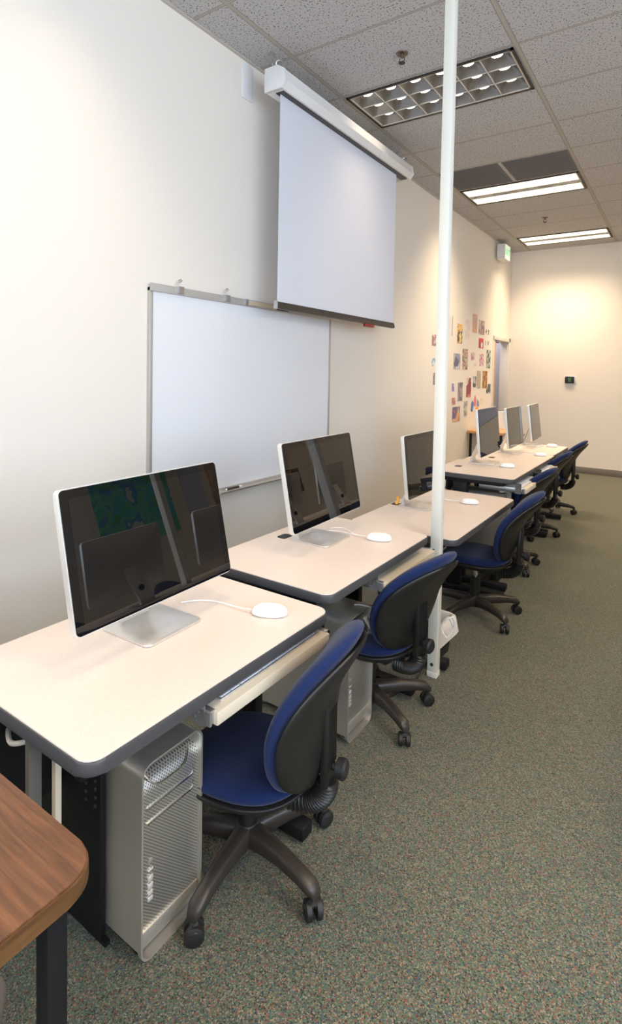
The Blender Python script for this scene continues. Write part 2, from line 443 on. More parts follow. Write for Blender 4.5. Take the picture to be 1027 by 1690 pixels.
# ------------------------------------------------------------------ ceiling fixtures
def troffer(kind, x, y, label):
    t = thing('ceiling_light', label, 'ceiling light', (x + T, y + T / 2, HC), 0, 'recessed ceiling lights')
    hx, hy = T - .02, T / 2 - .02
    f = MB(); b = .016
    for (x0, x1, y0, y1) in ((-hx, hx, -hy, -hy + b), (-hx, hx, hy - b, hy), (-hx, -hx + b, -hy, hy), (hx - b, hx, -hy, hy)):
        f.box(x0, x1, y0, y1, -.010, 0)
    f.build('frame', M['fixframe'], t)
    g = MB(); c = .012; ax, ay = hx - b, hy - b
    for (x0, x1, y0, y1) in ((-ax, ax, -ay, -ay + c), (-ax, ax, ay - c, ay), (-ax, -ax + c, -ay, ay), (ax - c, ax, -ay, ay)):
        g.box(x0, x1, y0, y1, -.007, 0)
    g.build('inner_trim', M['fixinner'], t)
    ax -= c; ay -= c
    if kind == 'cells':
        nx, ny = 6, 3; dx, dy = 2 * ax / nx, 2 * ay / ny
        rb = MB()
        for i in range(1, nx): rb.box(-ax + i * dx - .003, -ax + i * dx + .003, -ay, ay, -.0065, -.001)
        for j in range(1, ny): rb.box(-ax, ax, -ay + j * dy - .002, -ay + j * dy + .002, -.0060, -.001)
        rb.build('louvre_rib', M['fixinner'], t)
        for i in range(nx):
            for j in range(ny):
                cx, cy = -ax + (i + .5) * dx, -ay + (j + .5) * dy
                d = MB(); n = 8; grid = []
                for a in range(n + 1):
                    row = []
                    for bb in range(n + 1):
                        u, v = a / n * 2 - 1, bb / n * 2 - 1
                        row.append((cx + u * dx / 2, cy + v * dy / 2, -.003 + .055 * (1 - u ** 4) * (1 - v ** 4)))
                    grid.append(row)
                d.surf(grid)
                dish = d.build('reflector', M['louvre'], t, ang=80)
                s = MB(); pr_ = [(0.0001, -1), (.5, -.85), (.85, -.5), (1, 0)]
                s.lathe([(r * 1, h) for r, h in [(0.001, -1.0), (.45, -.88), (.8, -.55), (1, 0)]], n=16)
                for v in s.bm.verts: v.co = Vector((cx - dx * .05 + v.co.x * dx * .20, cy + dy * .05 + v.co.y * dy * .13, .046 + v.co.z * .010))
                s.build('tube_glint', M['spot'], dish)  # glowing bead in place of the tubes' reflection in the dish
    else:
        k = ay
        l1 = MB().box(-ax, ax, -k, -k * .19, -.005, -.001); l1.build('lens', M['softlens'], t)
        l2 = MB().box(-ax, ax, k * .19, k, -.005, -.001); l2.build('lens', M['softlens'], t)
        MB().box(-ax, ax, -k * .19, k * .19, -.003, -.001).build('centre_strip', M['grille_perf'], t)
        for s_ in (-1, 1):
            MB().box(-ax, ax, s_ * k * .19 - .004, s_ * k * .19 + .004, -.008, -.001).build('divider', M['fixinner'], t)
    return t
M['grille_perf'] = poster_mat('centre_louvre', [(.30, .30, .31), (.62, .60, .56), (.42, .42, .42), (.52, .50, .48)], 22, 3, 'VORONOI')
troffer('cells', GA, GY, 'large recessed ceiling light with eighteen louvre cells, nearest the screen and pole')
troffer('lens', GA, GY + 4 * T, 'recessed two-band ceiling light right behind the two grey grilles')
troffer('lens', GA, GY + 8 * T, 'recessed two-band ceiling light closest to the far wall')
for (x, y, ci, ri) in FIX:
    if y < YB: continue
    if ci > 0 and 0 <= ri:
        troffer('lens', x, y, 'recessed ceiling light %s, %s' % (('', 'over the opposite desk row', 'by the opposite wall')[ci], {0: 'level with the projector screen', 4: 'level with the grey grilles', 8: 'closest to the far wall'}[ri]))
for i, (x0, x1) in enumerate(((GA + .02, GA + T - .02), (GA + T + .02, GA + 2 * T - .02))):
    v = MB().box(x0, x1, GY + 3 * T + .02, GY + 4 * T - .02, -.006, 0)
    for k in range(1, 14): v.box(x0 + .02, x1 - .02, GY + 3 * T + .02 + k * .04, GY + 3 * T + .024 + k * .04, -.008, -.004)
    o = v.build('ceiling_grille', M['grille'], loc=(0, 0, HC), smooth=False)
    tag(o, ['grey return-air grille beside the pole, in front of the two-band light', 'grey return-air grille on the aisle side of its twin, before the two-band light'][i], 'ceiling grille', 'grey ceiling grilles')
for (x, y, lab) in ((.883, 3.216, 'bronze ceiling sprinkler head just before the eighteen-cell light'), (.871, 7.474, 'small dark sprinkler head between the second and third ceiling lights')):
    t = thing('ceiling_sprinkler', lab, 'sprinkler', (x, y, HC), 0, 'ceiling sprinklers')
    MB().lathe([(.038, 0), (.036, -.006), (.012, -.010), (.009, -.028)], n=18).build('escutcheon', M['bronze'], t)
    s = MB().tube([(-.014, 0, -.028), (-.018, 0, -.045), (0, 0, -.058)], .003, 6).tube([(.014, 0, -.028), (.018, 0, -.045), (0, 0, -.058)], .003, 6)
    s.lathe([(.002, -.056), (.022, -.058), (.021, -.061), (.002, -.062)], n=12)
    s.build('deflector', M['fixframe'], t)

# ------------------------------------------------------------------ desks
DESKS = [  # front x, y0, y1, top z
    (1.530, 0.602, 1.459, 0.740), (1.484, 1.520, 2.386, 0.750), (1.532, 2.592, 3.715, 0.680),
    (1.499, 3.800, 4.450, 0.790), (1.459, 4.587, 5.425, 0.760), (1.447, 5.430, 6.190, 0.760)]
DD = .60
desk_lab = ['grey laminate computer desk nearest the camera, beside the wood table', 'grey laminate computer desk second from the camera, ending at the cream pole',
            'grey laminate computer desk just past the cream pole', 'grey laminate computer desk after the gap, with a tower under its open end',
            'grey laminate computer desk next to last before the far wall', 'grey laminate computer desk farthest away, nearest the far wall']
def make_desk(i, xf, y0, y1, z, label, group, grommet=None, leftpanel=False):
    t = thing('computer_desk', label, 'desk', (xf - DD / 2, y0, 0), 0, group)
    w = y1 - y0; hx = DD / 2; th = .034
    MB().prism(rrect(-hx + .003, hx - .003, .003, w - .003, .038), z - .004, z, bev=.001, seg=1).build('desktop', M['laminate'], t)
    MB().prism(rrect(-hx, hx, 0, w, .04), z - th, z - .003, bev=.006).build('edge_band', M['tmold'], t)
    MB().box(-hx + .05, hx - .08, .04, w - .04, z - th - .03, z - th, .002).build('apron', M['blacksteel'], t)
    for s, yy in ((0, .05), (1, w - .05)):
        if s == 0 and leftpanel:
            p = MB().box(-.28, .0, .238, .256, .012, z - th - .03, .003)
            lg = p.build('leg', M['blacksteel'], t)
            MB().box(-.27, .02, .240, .254, 0, .012).build('foot', M['blacksteel'], lg)
            h = MB()
            for k in range(14):
                for xx in (-.03, .01): h.lathe([(.0045, 0), (.0045, .003)], (xx - .03, .235, .36 + k * .022), 'Y', 8)
            h.build('pin_hole', M['darkbar'], lg)
            for (xx, zz) in ((-.055, .52), (.0, .47)):
                MB().lathe([(.010, 0), (.010, -.02), (.024, -.022), (.026, -.040), (.020, -.046)], (xx - .03, .238, zz), 'Y', 16).build('height_knob', M['rubber'], lg)
            MB().box(-.012, .006, .05, .08, .3, z - th, .002).build('rear_post', M['greysteel'], lg)
            MB().box(.062, .078, .07, .085, .3, z - th, .002).build('pale_post', M['beige'], lg)
            continue
        lg = MB().box(-.13, -.03, yy - .02, yy + .02, .04, z - th - .03, .004).build('leg', M['blacksteel'], t)
        MB().box(-hx + .06, hx - .04, yy - .028, yy + .028, .012, .055, .006).build('foot', M['blacksteel'], lg)
        MB().box(-hx + .05, hx - .1, yy - .02, yy + .02, z - th - .03, z - th, .003).build('bracket', M['blacksteel'], lg)
    MB().box(-hx + .10, -hx + .115, .08, w - .08, .34, z - th - .03).build('modesty_panel', M['blacksteel'], t)
    if grommet:
        MB().prism(rrect(grommet[0] - .024, grommet[0] + .024, grommet[1] - .034, grommet[1] + .034, .016), z - .002, z + .0015).build('cable_grommet', M['rubber'], t)
    return t
groms = [(-.20, .45), (-.215, .44), (-.262, .515), (-.183, .29), (-.128, .32), (-.2, .4)]
for i, (xf, y0, y1, z) in enumerate(DESKS):
    make_desk(i, xf, y0, y1, z, desk_lab[i], 'computer desks along the wall', groms[i], i == 0)

# ------------------------------------------------------------------ keyboard trays and keyboards
def make_tray():
    t = thing('keyboard_tray', '', 'keyboard tray', (0, 0, 0), 0, 'pull-out keyboard trays')
    MB().box(-.30, 0, 0, .50, -.034, 0, .003).build('tray_board', M['beige'], t)
    for s, y in ((-1, -.004), (1, .504)):
        r = MB().box(-.32, -.012, y - .008, y + .008, -.03, .004, .001)
        r.build('slide_rail', M['zinc'], t)
        b = MB().box(-.07, -.03, y + s * .008, y + s * .012, -.036, .034, .001).box(-.07, -.03, y - .008, y + s * .012, .026, .03)
        b.box(-.025, -.010, y + s * .008 - .004, y + s * .008 + .004, -.032, .0)
        for k in range(3): b.lathe([(.005, 0), (.004, s * .004)], (-.06 + .012 * k, y + s * .012, -.02 + .014 * k), 'Y', 8)
        b.build('slide_bracket', M['greysteel'] if s < 0 else M['blacksteel'], t)
    return t
def make_keyboard():
    t = thing('keyboard', '', 'keyboard', (0, 0, 0), 0, 'white aluminium keyboards')
    MB().box(-.057, .057, 0, .43, 0, .008, .002).build('keyboard_base', M['alu'], t)
    k = MB()
    rows = 6; cols = 23
    for r in range(rows):
        x = -.050 + r * .0175; c = 0
        while c < cols:
            wd = 5 if (r == 5 and 4 <= c < 9) else (2 if (r == 5 and c in (0, 2, 9)) else 1)
            wd = min(wd, cols - c)
            yy = .006 + c * .0182
            if r != 0 or c % 5 != 4:
                k.box(x, x + .0150, yy, yy + .0182 * wd - .003, .008, .0105, .0008, 1)
            c += wd
    k.build('key_block', M['keys'], t)
    return t
tray0 = make_tray(); kb0 = make_keyboard()
tray_pos = [(1.535, .945, .672), (1.495, 1.92, .672), (1.46, 2.88, .615), (1.555, 3.91, .715), (1.51, 4.76, .690), (1.49, 5.55, .690)]
order = ['nearest the camera', 'under the second desk from the camera', 'under the desk just past the cream pole', 'under the desk after the gap', 'under the next-to-last desk', 'under the farthest desk']
for i, (x, y, z) in enumerate(tray_pos):
    lab = 'beige pull-out keyboard tray with metal slides, ' + order[i]
    if i == 0: tray0.location = (x, y, z); tray0['label'] = lab
    else: dup(tray0, lab, (x, y, z))
    lab = 'slim white keyboard on the pull-out tray ' + order[i]
    dx = -.085
    if i == 0: kb0.location = (x - .080, y + .035, z); kb0['label'] = lab
    elif i in (1, 2): pass
    else: dup(kb0, lab, (x + dx, y + .035, z))

# ------------------------------------------------------------------ displays
def make_display():
    t = thing('monitor', '', 'monitor', (0, 0, 0), 0, 'thin aluminium monitors on the desks')
    # L-shaped aluminium stand
    st = MB()
    st.prism(rrect(-.155, .045, -.105, .105, .018), 0, .006, bev=.0015)
    st.build('stand_base', M['alu'], t)
    nk = MB(); grid = []
    prof = [(-.150, .004), (-.1525, .010), (-.150, .025), (-.125, .09), (-.095, .165), (-.075, .225)]
    pts_o = prof; pts_i = [(-.128, .006), (-.135, .014), (-.139, .028), (-.115, .09), (-.085, .165), (-.062, .225)]
    poly = [(a, b) for a, b in pts_o] + [(a, b) for a, b in pts_i[::-1]]
    nk.prism(poly, -.0525, .0525, 'Y', bev=.001, seg=1)
    neck = nk.build('stand_neck', M['alu'], t)
    MB().lathe([(.018, 0), (.018, .006)], (-.132, 0, .095), 'X', 20).build('cable_hole', M['rubber'], neck)
    W_, H_ = .575, .365
    pn = MB()
    out = rrect(-W_ / 2, W_ / 2, 0, H_, .014)
    pn.prism(out, -.022, -.002, 'X', bev=.0015, seg=1)
    inn = rrect(-W_ / 2 + .02, W_ / 2 - .02, .02, H_ - .02, .02)
    # bulged rear
    lo = [pn.bm.verts.new((-.022, a, b)) for a, b in rrect(-W_ / 2 + .004, W_ / 2 - .004, .004, H_ - .004, .014)]
    mid = [pn.bm.verts.new((-.032, a, b)) for a, b in rrect(-W_ / 2 + .06, W_ / 2 - .06, .05, H_ - .05, .03)]
    top = [pn.bm.verts.new((-.036, a, b)) for a, b in rrect(-W_ / 2 + .15, W_ / 2 - .15, .11, H_ - .11, .03)]
    k = len(lo)
    for A, B in ((lo, mid), (mid, top)):
        for i in range(k): pn.bm.faces.new((A[i], A[(i + 1) % k], B[(i + 1) % k], B[i]))
    pn.bm.faces.new(top)
    panel = pn.build('panel', M['alu_white'], t)
    panel.location = (0, 0, .092); panel.rotation_euler = (0, math.radians(-6), 0)
    gl = MB(); gl.prism(rrect(-W_ / 2 + .003, W_ / 2 - .003, .003, H_ - .003, .012), -.003, .0005, 'X', bev=.0006, seg=1)
    glass = gl.build('glass_front', M['glass'], panel)
    MB().box(.0005, .0009, -W_ / 2 + .026, W_ / 2 - .026, .026, H_ - .026).build('screen_area', M['lcdoff'], glass)
    return t
M['lcdoff'] = mat('dark_lcd', (0.003, 0.003, 0.0035), 0.0, spec=0.7)
disp0 = make_display()
disp_pos = [  # x, y, rz, gap above desk, tilt
    (1.219, 1.060, 2.0, .086, 12.5), (1.164, 2.033, 2.0, .091, 11), (1.159, 3.152, 0.3, .090, 6.2),
    (1.171, 4.398, 1.5, .073, 5.2), (1.136, 5.344, 1.4, .067, 5.9), (1.165, 6.059, 3.7, .069, 7)]
disp_lab = ['thin monitor nearest the camera, black glass tilted back, white mouse in front', 'thin monitor on the second desk, reflecting the pole, left of the third',
            'thin monitor half hidden by the cream pole', 'thin monitor on the first desk past the gap, in front of the posters', 'thin monitor between its two neighbours on the far run of desks',
            'farthest thin monitor, closest to the far wall']
for i, (x, y, rz, gap, tilt) in enumerate(disp_pos):
    z = DESKS[i][3]
    lab = disp_lab[i]
    if i == 0: o = disp0; o.location = (x, y, z + .0008); o['label'] = lab
    else: o = dup(disp0, lab, (x, y, z + .0008))
    o.rotation_euler = (0, 0, math.radians(rz))
    for ch in o.children:
        if ch.name.startswith('panel'):
            ch.location = (0, 0, gap); ch.rotation_euler = (0, -math.radians(tilt), 0)

# ------------------------------------------------------------------ mice with their cables
def make_mouse():
    t = thing('computer_mouse', '', 'mouse', (0, 0, 0), 0, 'white mice on the desks')
    b = MB(); nu, nv = 20, 10; grid = []
    for i in range(nv + 1):
        ph = PI / 2 * i / nv; row = []
        for j in range(nu + 1):
            a = 2 * PI * j / nu
            ca, sa = math.cos(a), math.sin(a)
            e = .82
            x = .056 * math.copysign(abs(ca) ** e, ca) * math.cos(ph) ** .55; y = .031 * math.copysign(abs(sa) ** e, sa) * math.cos(ph) ** .55
            row.append((x, y, .006 + .026 * math.sin(ph) ** .9))
        grid.append(row)
    b.surf(grid)
    b.surf([[(.050 * math.cos(2 * PI * j / nu) * s, .027 * math.sin(2 * PI * j / nu) * s, .001) for j in range(nu + 1)] for s in (.01, 1)])
    b.surf([[(.050 * math.cos(2 * PI * j / nu), .027 * math.sin(2 * PI * j / nu), .001) for j in range(nu + 1)],
            [(.056 * math.copysign(abs(math.cos(2 * PI * j / nu)) ** .82, math.cos(2 * PI * j / nu)), .031 * math.copysign(abs(math.sin(2 * PI * j / nu)) ** .82, math.sin(2 * PI * j / nu)), .006) for j in range(nu + 1)]])
    bmesh.ops.remove_doubles(b.bm, verts=b.bm.verts, dist=.0003)
    body = b.build('mouse_body', M['white'], t, ang=60)
    s = MB().lathe([(.004, -.003), (.0045, 0), (.003, .003)], (.0, 0, 0), n=10).build('scroll_ball', M['keys'], body)
    s.location = (-.03, 0, .0275)
    return t
mouse0 = make_mouse()
mouse_pos = [(1.397, 1.315), (1.331, 2.17), (1.333, 3.398), (1.328, 4.28), (1.354, 5.30), (1.31, 6.05)]
mouse_lab = ['white mouse on the nearest desk, in front of its monitor', 'white mouse on the second desk, left of the pole', 'white mouse on the desk just past the pole',
             'white mouse on the first desk past the gap', 'white mouse on the next-to-last desk', 'white mouse on the farthest desk']
for i, (x, y) in enumerate(mouse_pos):
    z = DESKS[i][3] + .0005
    if i == 0: o = mouse0; o.location = (x, y, z); o['label'] = mouse_lab[i]
    else: o = dup(mouse0, mouse_lab[i], (x, y, z))
    rz = [28, 20, 18, 20, 15, 15][i]
    o.rotation_euler = (0, 0, math.radians(rz))
    # cable to the foot of the monitor
    dx_, dy_ = disp_pos[i][0] - .10, disp_pos[i][1] + .02
    hx = x - .056 * math.cos(math.radians(rz)); hy = y - .056 * math.sin(math.radians(rz))
    pts = []
    P0 = Vector((hx, hy, 0)); P3 = Vector((dx_, dy_ + .13, 0))
    P1 = P0 + Vector((-.10, -.02, 0)); P2 = P3 + Vector((.06, .10, 0))
    for k in range(17):
        s_ = k / 16; p = (1 - s_) ** 3 * P0 + 3 * (1 - s_) ** 2 * s_ * P1 + 3 * (1 - s_) * s_ ** 2 * P2 + s_ ** 3 * P3
        zz = .006 * (1 - s_) + .003 + (.0035 if True else 0)
        pts.append(((p.x - x), (p.y - y), zz - .003 * min(1, s_ * 6)))
    c = MB().tube([Vector((a * math.cos(-math.radians(rz)) - b * math.sin(-math.radians(rz)), a * math.sin(-math.radians(rz)) + b * math.cos(-math.radians(rz)), cc)) for a, b, cc in pts], .0017, 6)
    c.build('mouse_cable', M['white'], o)

# ------------------------------------------------------------------ computer towers
def make_tower():
    t = thing('computer_tower', '', 'computer tower', (0, 0, 0), 0, 'aluminium computer towers under the desks')
    D_, w, h = .475, .206, .511; r = .034; th = .005
    o_ = rrect(-w / 2, w / 2, 0, h, r, 8); i_ = rrect(-w / 2 + th, w / 2 - th, th, h - th, r - th, 8)
    s = MB(); k = len(o_)
    # side silhouette: feet curve up between front and rear
    def shell(poly, x): return [s.bm.verts.new((x, a, b)) for a, b in poly]
    xs = [0, -.012, -.06, -.10, -D_ + .10, -D_ + .06, -D_ + .012, -D_]
    lift = [0, 0, .018, .026, .026, .018, 0, 0]
    def mod(poly, l): return [(a, b + (l if b < .03 else 0)) for a, b in poly]
    O = [shell(mod(o_, l), x) for x, l in zip(xs, lift)]; I = [shell(mod(i_, l), x) for x, l in zip(xs, lift)]
    for q in range(len(xs) - 1):
        for j in range(k):
            s.bm.faces.new((O[q][j], O[q][(j + 1) % k], O[q + 1][(j + 1) % k], O[q + 1][j]))
            s.bm.faces.new((I[q][j], I[q][(j + 1) % k], I[q + 1][(j + 1) % k], I[q + 1][j]))
    for q in (0, -1):
        for j in range(k): s.bm.faces.new((O[q][j], O[q][(j + 1) % k], I[q][(j + 1) % k], I[q][j]))
    s.build('handle_shell', M['towermetal'], t)
    # inner case whose front rolls back at top and bottom
    y0, y1 = -w / 2 + th, w / 2 - th
    prof = []
    zt, zb = h - .050, .052; R = .045
    prof.append((-D_ + .02, zt)); 
    for a in range(9):
        q = math.radians(90 - 90 * a / 8); prof.append((-.014 - R + R * math.cos(q), zt - R + R * math.sin(q)))
    prof.append((-.014, zb + .02)); prof.append((-.022, zb)); prof.append((-D_ + .02, zb))
    MB().prism(prof, y0, y1, 'Y').build('case_body', M['perf'], t, ang=25)
    # bright lip below the top handle opening
    pts = []
    for a in range(15):
        u = a / 14 * 2 - 1
        pts.append((-.0125 - .016 * (1 - min(1, (1 - u * u) * 2.2)), u * (w / 2 - .03), h - .045 - .040 * (1 - u ** 4)))
    MB().tube(pts, .0022, 6).build('handle_lip', M['chrome'], t)
    # bottom smooth skirt
    MB().box(-.020, -.010, y0, y1, .030, .072, .003).build('lower_skirt', M['towermetal'], t)
    for zz in (h - .125, h - .165):
        sl = MB().box(-.0165, -.0100, y0 + .02, y1 - .02, zz - .0028, zz + .0028, .001)
        sl.tube([(-.013, y1 - .02, zz), (-.013, y1 - .019, zz + .022)], .0012, 6)
        sl.build('optical_drive_slot', M['chrome'], t)
    ports = [(0.0, .022), (.026, .012), (.044, .009), (.060, .004), (.070, .004)]
    zc = .245
    MB().lathe([(.007, -.0136), (.008, -.012), (.0055, -.0112), (.001, -.011)], (0, y0 + .033, zc), 'X', 16).build('power_button', M['towermetal'], t)
    for k_, (dz, hh) in enumerate(((.022, .004), (.040, .014), (.060, .014), (.080, .010), (.095, .010))):
        MB().box(-.0140, -.0105, y0 + .025, y0 + .041, zc - dz - hh, zc - dz, .001).build('port', M['alu_white'], t)
        
    return t
M['towermetal'] = mat('tower_aluminium', (0.64, 0.60, 0.53), 0.38, metal=0.75)
tw0 = make_tower()
tower_pos = [(1.365, .965, 0, 0), (1.365, 1.97, 0, .012), (1.40, 4.04, 0, .14)]
tower_lab = ['perforated aluminium computer tower under the nearest desk, full front visible', 'perforated aluminium computer tower under the second desk with a white plug on top',
             'aluminium computer tower under the open end of the desk past the gap']
for i, (x, y, rz, z) in enumerate(tower_pos):
    if i == 0: tw0.location = (x, y, z); tw0['label'] = tower_lab[0]
    else: dup(tw0, tower_lab[i], (x, y, z if z > .1 else 0), math.radians(rz))

cs_ = MB().box(.90, 1.41, 3.94, 4.14, .125, .14, .003).box(.94, .98, 3.95, 4.13, 0, .125, .003).box(1.32, 1.36, 3.95, 4.13, 0, .125, .003).build('tower_stand', M['blacksteel'])
tag(cs_, 'low black steel stand under the tower past the gap', 'tower stand')

# ------------------------------------------------------------------ task chairs
def cushion(mb, a, b, n, f, front, back, rings=12, seg=48, mb2=None):
    """pad with outline |u|^n+|v|^n=1 ; f(u,v)->(centre point, normal); front/back thickness as function of r"""
    def lay(sign, thick):
        rows = []
        for i in range(rings + 1):
            r = math.sin(PI / 2 * i / rings) if sign else 0
            row = []
            for j in range(seg + 1):
                th = 2 * PI * j / seg; c, s = math.cos(th), math.sin(th)
                k = (abs(c) ** n + abs(s) ** n) ** (-1 / n)
                u, v = r * k * c, r * k * s
                p, nn = f(u * a, v * b)
                row.append(p + nn * sign * thick(r))
            rows.append(row)
        return rows
    mb.surf(lay(1, front)); mb.surf(lay(-1, back))
    bmesh.ops.remove_doubles(mb.bm, verts=mb.bm.verts, dist=.0004)

def make_chair():
    t = thing('task_chair', '', 'office chair', (0, 0, 0), 0, 'blue task chairs in front of the desks')
    SH = .375
    # five-star base
    hub = MB().lathe([(.030, .055), (.042, .07), (.042, .115), (.032, .125)], n=24)
    base = hub.build('star_base', M['basep'], t)
    R = .27
    for k in range(5):
        a = math.radians(k * 72)
        arm = MB(); rows = []
        prof = [(.025, .090, .030, .034), (.08, .096, .026, .028), (.15, .098, .022, .024), (.22, .092, .021, .020), (.265, .084, .022, .018), (R + .012, .074, .016, .012)]
        for (rr, zz, hw, hh) in prof:
            ring = []
            for q in range(12):
                b_ = 2 * PI * q / 12; cu, su = math.cos(b_), math.sin(b_)
                lx, ly, lz = rr, hw * math.copysign(abs(cu) ** .6, cu), zz + hh * math.copysign(abs(su) ** .6, su)
                ring.append(Vector((lx * math.cos(a) - ly * math.sin(a), lx * math.sin(a) + ly * math.cos(a), lz)))
            ring.append(ring[0]); rows.append(ring)
        arm.surf(rows); arm.bm.faces.new([arm.bm.verts.new(p) for p in rows[-1][:-1]])
        bmesh.ops.remove_doubles(arm.bm, verts=arm.bm.verts, dist=.0003)
        am = arm.build('base_arm', M['basep'], base, ang=50)
        cs = MB(); cx, cy = R * math.cos(a), R * math.sin(a)
        tw = a + 1.0 + k * .7
        dxx, dyy = math.cos(tw), math.sin(tw)
        cs.tube([(cx, cy, .075), (cx, cy, .045)], .009, 8)
        for sgn in (-1, 1):
            p0 = Vector((cx + dxx * .006 * sgn, cy + dyy * .006 * sgn, .027)); p1 = Vector((cx + dxx * .024 * sgn, cy + dyy * .024 * sgn, .027))
            cs.tube([p0, p0 + (p1 - p0) * .1, p0 + (p1 - p0) * .85, p1], [.022, .0262, .0262, .021], 18)
        cs.tube([(cx - dxx * .02, cy - dyy * .02, .034), (cx, cy, .048), (cx + dxx * .02, cy + dyy * .02, .034)], .014, 8)
        cs.build('caster', M['rubber'], am)
    # gas column
    MB().lathe([(.030, .10), (.030, .235), (.026, .24)], n=22).build('column', M['shell'], t)
    MB().lathe([(.013, .18), (.013, SH - .07)], n=16).build('piston', M['chrome'], t)
    MB().box(-.09, .13, -.06, .06, SH - .085, SH - .045, .01).build('tilt_mechanism', M['shell'], t)
    # seat
    def fs(u, v):
        z = SH + .012 * (v / .22) ** 2 * 0 - .020 * max(0, (-u - .10) / .12) ** 2 + .014 * max(0, (u - .08) / .14) ** 2 + .010 * (v / .225) ** 2
        return Vector((u, v, z)), Vector((0, 0, 1))
    def rim(e, h): return lambda r: h * (1 - r ** e) ** .5 if r < 1 else 0
    s = MB(); cushion(s, .205, .186, 2.3, fs, rim(4, .030), lambda r: .028 * (1 - r ** 8) ** .5 if r < 1 else 0)
    s.build('seat_cushion', M['blue'], t, ang=80)
    def fs2(u, v):
        p, n_ = fs(u, v); return p + Vector((0, 0, -.022)), n_
    s = MB(); cushion(s, .209, .190, 2.3, fs2, lambda r: .006 * (1 - r ** 8) ** .5 if r < 1 else 0, rim(3, .046))
    s.build('seat_pan', M['shell'], t, ang=80)
    # backrest: local v horizontal(y), w vertical
    BC = .592; BH, BW = .218, .218
    def prof_x(w):
        q = w / BH
        return .215 + .055 * q + .095 * max(0, q + .1) ** 2
    def fb(u, v):   # u vertical, v horizontal
        x = prof_x(u) - .95 * v * v
        e = 1e-3
        dx = (prof_x(u + e) - prof_x(u - e)) / (2 * e); dv = -1.9 * v
        n_ = Vector((-1, dv, dx)).normalized()
        wid = 1 - .10 * (u / BH) ** 2 + (.05 * (u / BH) if True else 0)
        return Vector((x, v * wid, BC + u)), n_
    s = MB(); cushion(s, BH, BW, 2.3, fb, rim(4, .040), lambda r: .026 * (1 - r ** 6) ** .5 if r < 1 else 0, 12, 56)
    s.build('back_cushion', M['blue'], t, ang=80)
    def fb2(u, v):
        p, n_ = fb(u, v); return p - n_ * .026, n_
    s = MB(); cushion(s, BH * .955, BW * .955, 2.3, fb2, lambda r: .006 * (1 - r ** 10) ** .5 if r < 1 else 0, lambda r: .024 * (1 - r ** 5) ** .5 if r < 1 else 0, 12, 56)
    s.build('back_shell', M['shell'], t, ang=80)
    # J-bar
    xb = prof_x(-.02) + .044
    jb = MB().box(xb - .012, xb + .014, -.036, .036, SH - .005, .62, .008)
    jb.box(xb - .022, xb + .002, -.030, .030, .58, .645, .006)
    for k in range(-2, 3): jb.box(xb + .012, xb + .017, k * .012 - .002, k * .012 + .002, SH + .05, .59)
    j = jb.build('back_support', M['shell'], t)
    MB().lathe([(.010, 0), (.010, .016), (.027, .018), (.029, .040), (.022, .046)], (xb + .012, 0, SH + .045), 'X', 20).build('back_knob', M['rubber'], j)
    # bellows from the support down and forward under the seat
    pts = []; rs = []
    n = 34
    for k in range(n + 1):
        a = PI / 2 * k / n
        pts.append((xb - .10 + .10 * math.cos(a) - .06 * max(0, k / n - .7), 0, SH + .0 - .085 * math.sin(a) ** .9))
        rs.append(.034 if k % 2 else .027)
    bl = MB().tube(pts, rs, 16)
    bl.build('bellows', M['shell'], t, ang=20)
    MB().tube([(0.02, .05, SH - .06), (.03, .17, SH - .065), (.03, .235, SH - .06)], .005, 8).build('height_lever', M['rubber'], t)
    return t
ch0 = make_chair()
chair_pos = [(1.375, 1.252, 12), (1.315, 2.14, -10), (1.39, 3.38, 3), (1.28, 4.40, -6), (1.218, 5.43, -4), (1.205, 6.45, -2)]
arm_dir = [-8, -30, -34, -36, 4, 3]
chair_lab = ['blue task chair nearest the camera, black shell back beside the first tower', 'blue task chair at the second desk, its back crossing the cream pole',
             'blue task chair at the desk just past the pole, chrome piston visible', 'blue task chair at the first desk past the gap', 'blue task chair at the next-to-last desk', 'blue task chair farthest away by the far wall']
for i, (x, y, rz) in enumerate(chair_pos):
    if i == 0: o = ch0; o.location = (x, y, 0); o['label'] = chair_lab[0]
    else: o = dup(ch0, chair_lab[i], (x, y, 0))
    o.rotation_euler = (0, 0, math.radians(rz))
    for ch in o.children:
        if ch.name.startswith('star_base'): ch.rotation_euler = (0, 0, math.radians(arm_dir[i] - rz))
        lower = 0 if ch.name.startswith(('star_base', 'column')) else (-.05, -.03, 0, 0, 0, 0)[i]   # some seats are wound down lower
        ch.location = (0, 0, lower)
        if ch.name.startswith(('back_cushion', 'back_shell')):      # the nearest chair's back is set more upright
            mt = Matrix.Rotation(math.radians(-9 if i == 0 else 0), 4, 'Y'); pv = Vector((.235, 0, .55))
            ch.rotation_euler = mt.to_euler(); ch.location = pv - mt.to_3x3() @ pv + Vector((0, 0, lower))

# ------------------------------------------------------------------ cream power pole
pt_ = thing('power_pole', 'cream square power pole from floor to ceiling in the aisle', 'pole', (1.448, 2.562, 0))
PW = .024
MB().box(-PW, PW, -PW, PW, .012, HC, .003).build('pole_shaft', M['polepaint'], pt_)
MB().box(-PW - .001, PW + .001, -PW - .001, PW + .001, 0, .030, .003).build('pole_foot', M['polepaint'], pt_)
MB().lathe([(.0085, 0), (.0085, -.0012), (.0075, -.0016)], (0, -PW, .065), 'Y', 16).build('cord_hole', M['darkbar'], pt_)

